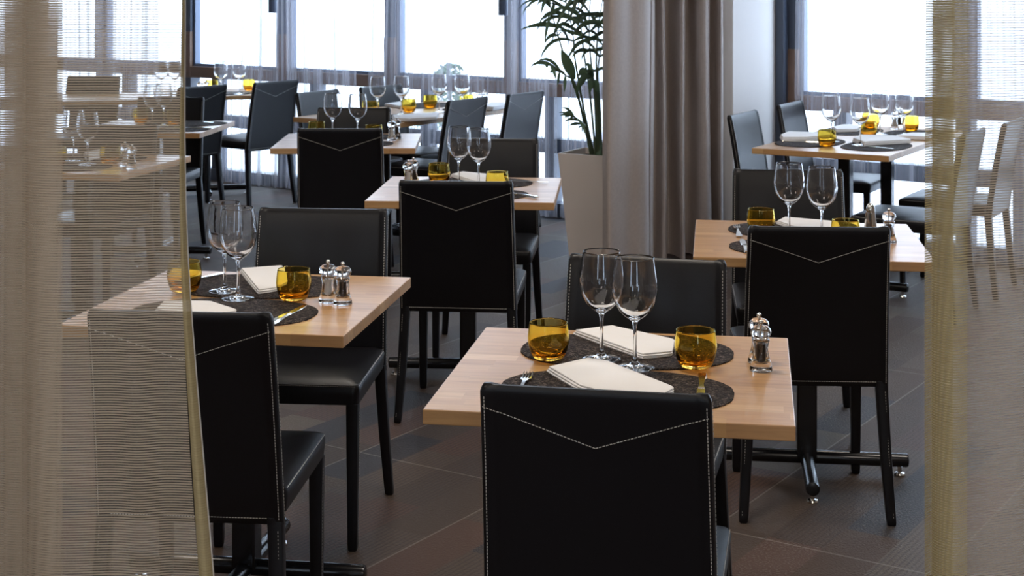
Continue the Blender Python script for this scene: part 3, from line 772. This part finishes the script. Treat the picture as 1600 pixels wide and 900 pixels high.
# pale table at curtain edge
mats(T8, -5, 'dark woven placemat at the near side of the pale table behind the curtain edge', 'dark woven placemat at the far side of the pale table behind the curtain edge', dx=.12)
wine_rim(238, 133, 'wine glass on the pale table seen through the net curtain, left of its pair')
wine_rim(256, 131, 'wine glass on the pale table seen through the net curtain, right of its pair')
tum_rim(273, 172, 'amber tumbler on the pale table seen through the curtain near its hem')
tum_rim(220, 170, 'amber tumbler on the pale table seen through the curtain, left of its wine glasses')
cut(K_fork, 310, 191, 70, 'steel fork on the far placemat of the pale table beside the curtain edge')
cut(K_knife, 300, 200, 75, 'steel knife on the near placemat of the pale table beside the curtain edge')
# table behind net
mats(T9, -13, 'dark woven placemat on the near side of the table behind the net curtain', 'dark woven placemat on the far side of the table behind the net curtain', dx=-.03)
wine_rim(115, 171, 'wine glass behind the net curtain, left of the near pair')
wine_rim(137, 175, 'wine glass behind the net curtain, right of the near pair')
tum_rim(172, 228, 'amber tumbler behind the net curtain beside the two mills')
tum_rim(88, 229, 'amber tumbler behind the net curtain at the far left fold')
mill_top(195, 222, 'clear salt mill behind the net curtain, left one', K_salt)
mill_top(206, 226, 'clear pepper mill behind the net curtain, right one', K_pep)
napkin([(130, 243), (160, 238), (160, 246), (135, 252)], 'folded napkin on the table behind the net curtain', th=.006)
# long window table, right
r10 = A(-30)
for x, y, dr_, lb in ((-.17, -.33, -90, 'near left setting'), (.17, -.33, 90, 'near right setting'), (-.17, .33, -90, 'far left setting'), (.17, .33, 90, 'far right setting')):
    K_mat(on(T10, x, y), r10+A(dr_), 'dark woven placemat on the long right table, '+lb, 'placemat', 'dark woven placemats')
wine_rim(1299, 149, 'wine glass on the long right table, leftmost of four')
wine_rim(1344, 153, 'wine glass on the long right table, second from the left')
wine_rim(1375, 141, 'wine glass on the long right table, third from the left')
wine_rim(1413, 142, 'wine glass on the long right table, rightmost of four')
tum_foot(1292, 228, 'amber tumbler on the long right table, leftmost one')
tum_foot(1357, 214, 'amber tumbler on the long right table, front one of the middle pair')
tum_foot(1361, 201, 'amber tumbler on the long right table, behind the other of the middle pair')
tum_foot(1423, 204, 'amber tumbler on the long right table, next to the net curtain')
napkin([(1218, 216), (1232, 211), (1285, 213), (1308, 217), (1262, 220), (1222, 221)], 'folded napkin on the near left placemat of the long right table', th=.007)
napkin([(1331, 222), (1345, 216), (1400, 218), (1424, 224), (1350, 228)], 'folded napkin on the near right placemat of the long right table', th=.007)
napkin([(1300, 203), (1318, 199), (1345, 200), (1340, 206), (1306, 207)], 'folded napkin on the far left placemat of the long right table', th=.006)
napkin([(1398, 217), (1425, 212), (1458, 213), (1452, 219)], 'folded napkin on the far right placemat of the long right table', th=.006)
cut(K_knife, 1258, 222, 75, 'steel knife at the near left setting of the long right table')
cut(K_fork, 1365, 231, 55, 'steel fork at the near right setting of the long right table')
mill_top(1398, 172, 'clear salt mill on the long right table, left one', K_salt)
mill_top(1405, 170, 'clear pepper mill on the long right table, right one', K_pep)

# ------------------------------------------------------------------ planter with palm
PX, PY = .47, 8.25
pp = empty('potted_palm', (PX, PY, 0)); tag(pp, 'tall tapered taupe planter holding a green palm beside the drape', 'plant')
b = bmesh.new(); ra = A(-28)
def sq(h, z): return [Vector((h*(c*math.cos(ra)-s*math.sin(ra)), h*(c*math.sin(ra)+s*math.cos(ra)), z)) for c, s in ((-1, -1), (1, -1), (1, 1), (-1, 1))]
rings(b, [sq(.115, 0), sq(.168, .64), sq(.160, .64), sq(.155, .58)], True, False)
link('planter', b, M['pot'], pp, smooth=False, bevel=.002)
b = bmesh.new(); rings(b, [sq(.154, .57), sq(.156, .605)]); link('soil', b, M['soil'], pp, smooth=False)
def pw(px, py, Y): return Vector(((px-800)/F*Y-PX, Y-PY, CH-(py-YH)*Y/F))
def frond(pts, llen, droop, n=16, seed=0, wid=.0105, side=None, start=.35):
    if n > 9: n = int(n*.62); llen *= 1.12
    r = random.Random(seed); path = crom([tuple(p) for p in pts], 8); path = [Vector(p) for p in path]; N_ = len(path)
    b = bmesh.new(); tube(b, path, [.0075-.0055*i/(N_-1) for i in range(N_)], 6)
    st = link('stem', b, M['palm_stem'], pp)
    b = bmesh.new()
    for i in range(n):
        t = start+(1-start)*i/(n-1); k = min(N_-1, int(t*(N_-1))); p = path[k]; d = (path[min(k+1, N_-1)]-path[max(k-1, 0)]).normalized()
        sd = d.cross(Vector((0, -.6, .8))).normalized()
        env = math.sin(math.pi*(.25+.7*(i/(n-1))))
        for s in (-1, 1):
            if side and s != side and r.random() < .5: continue
            L = llen*env*r.uniform(.7, 1.35); o = (sd*s*r.uniform(.35, 1.0)+d*r.uniform(.3, 1.2)+Vector((0, r.uniform(-.6, .6), r.uniform(-.5, .15)))).normalized(); dr_k = droop*r.uniform(.4, 1.7)
            q = p.copy(); last = None; w0 = wid*r.uniform(.85, 1.15)
            for j in range(7):
                f = j/6; w = w0*math.sin(math.pi*min(1, .12+.88*f)) if f < 1 else .0003
                wd = o.cross(Vector((.3*s, 1, .2))).normalized()
                a_, c_ = b.verts.new(q-wd*w+Vector((0, .2*w, 0))), b.verts.new(q+wd*w+Vector((0, .2*w, 0))); m_v = b.verts.new(q)
                if last: b.faces.new((last[0], last[2], m_v, a_)); b.faces.new((last[2], last[1], c_, m_v))
                last = (a_, c_, m_v); q = q+o*(L/6); o = (o+Vector((0, 0, -dr_k*(.5+f)/6*2))).normalized()
    lf = link('leaflets', b, M['leaf'], st)
    return st
Yp = 8.25
bs = lambda x: pw(x, 246, Yp)
frond([bs(926), pw(907, 165, 8.2), pw(891, 118, 8.15), pw(872, 56, 8.1), pw(858, 6, 8.0), pw(842, -30, 7.9)], .22, 1.0, 14, 1, start=.62)
frond([bs(929), pw(912, 170, 8.2), pw(898, 90, 8.15), pw(896, 60, 8.2), pw(886, 10, 8.2), pw(868, -40, 8.2)], .24, 1.1, 16, 2, start=.58)
frond([bs(931), pw(922, 150, 8.2), pw(912, 80, 8.15), pw(905, 20, 8.1), pw(900, -50, 8.0)], .22, .9, 14, 3, start=.6)
frond([bs(933), pw(929, 150, 8.3), pw(922, 80, 8.3), pw(921, 20, 8.3), pw(930, -60, 8.3)], .24, .9, 16, 4, start=.5)
frond([bs(935), pw(933, 150, 8.2), pw(932, 80, 8.2), pw(940, 10, 8.2), pw(955, -50, 8.2)], .22, .9, 14, 5, start=.5)
frond([bs(924), pw(908, 170, 8.15), pw(897, 128, 8.1), pw(884, 118, 8.05), pw(868, 106, 8.0), pw(855, 101, 7.95)], .14, .8, 5, 6, start=.62, wid=.010)
frond([bs(928), pw(918, 215, 8.15), pw(910, 196, 8.1), pw(900, 184, 8.0), pw(890, 178, 7.98)], .12, .7, 7, 7, start=.45, wid=.008)
frond([bs(934), pw(934, 190, 8.2), pw(930, 140, 8.15), pw(926, 122, 8.1), pw(918, 116, 8.1)], .13, 1.3, 6, 8, start=.7, wid=.018)
frond([bs(938), pw(938, 180, 8.3), pw(934, 110, 8.3), pw(945, 60, 8.3), pw(960, 30, 8.3)], .16, 1.0, 10, 9, start=.5)
# one broad single leaf
b = bmesh.new(); base = pw(898, 124, 8.08); tip = pw(877, 78, 8.02); d = tip-base; wd = d.cross(Vector((0, 1, 0))).normalized(); last = None
for j in range(11):
    f = j/10; w = .028*math.sin(math.pi*min(.98, .04+f*.95))**.8+.0004; q = base+d*f+Vector((0, -.02*math.sin(f*3.1), 0))
    v = (b.verts.new(q-wd*w), b.verts.new(q+wd*w), b.verts.new(q+Vector((0, .008, 0))))
    if last: b.faces.new((last[0], last[2], v[2], v[0])); b.faces.new((last[2], last[1], v[1], v[2]))
    last = v
link('broad_leaf', b, M['leaf'], pp)
b = bmesh.new(); tube(b, [bs(936), pw(935, 190, 8.28), pw(933, 130, 8.28)], [.022, .017, .012], 10); link('trunk', b, M['leaf'], pp)
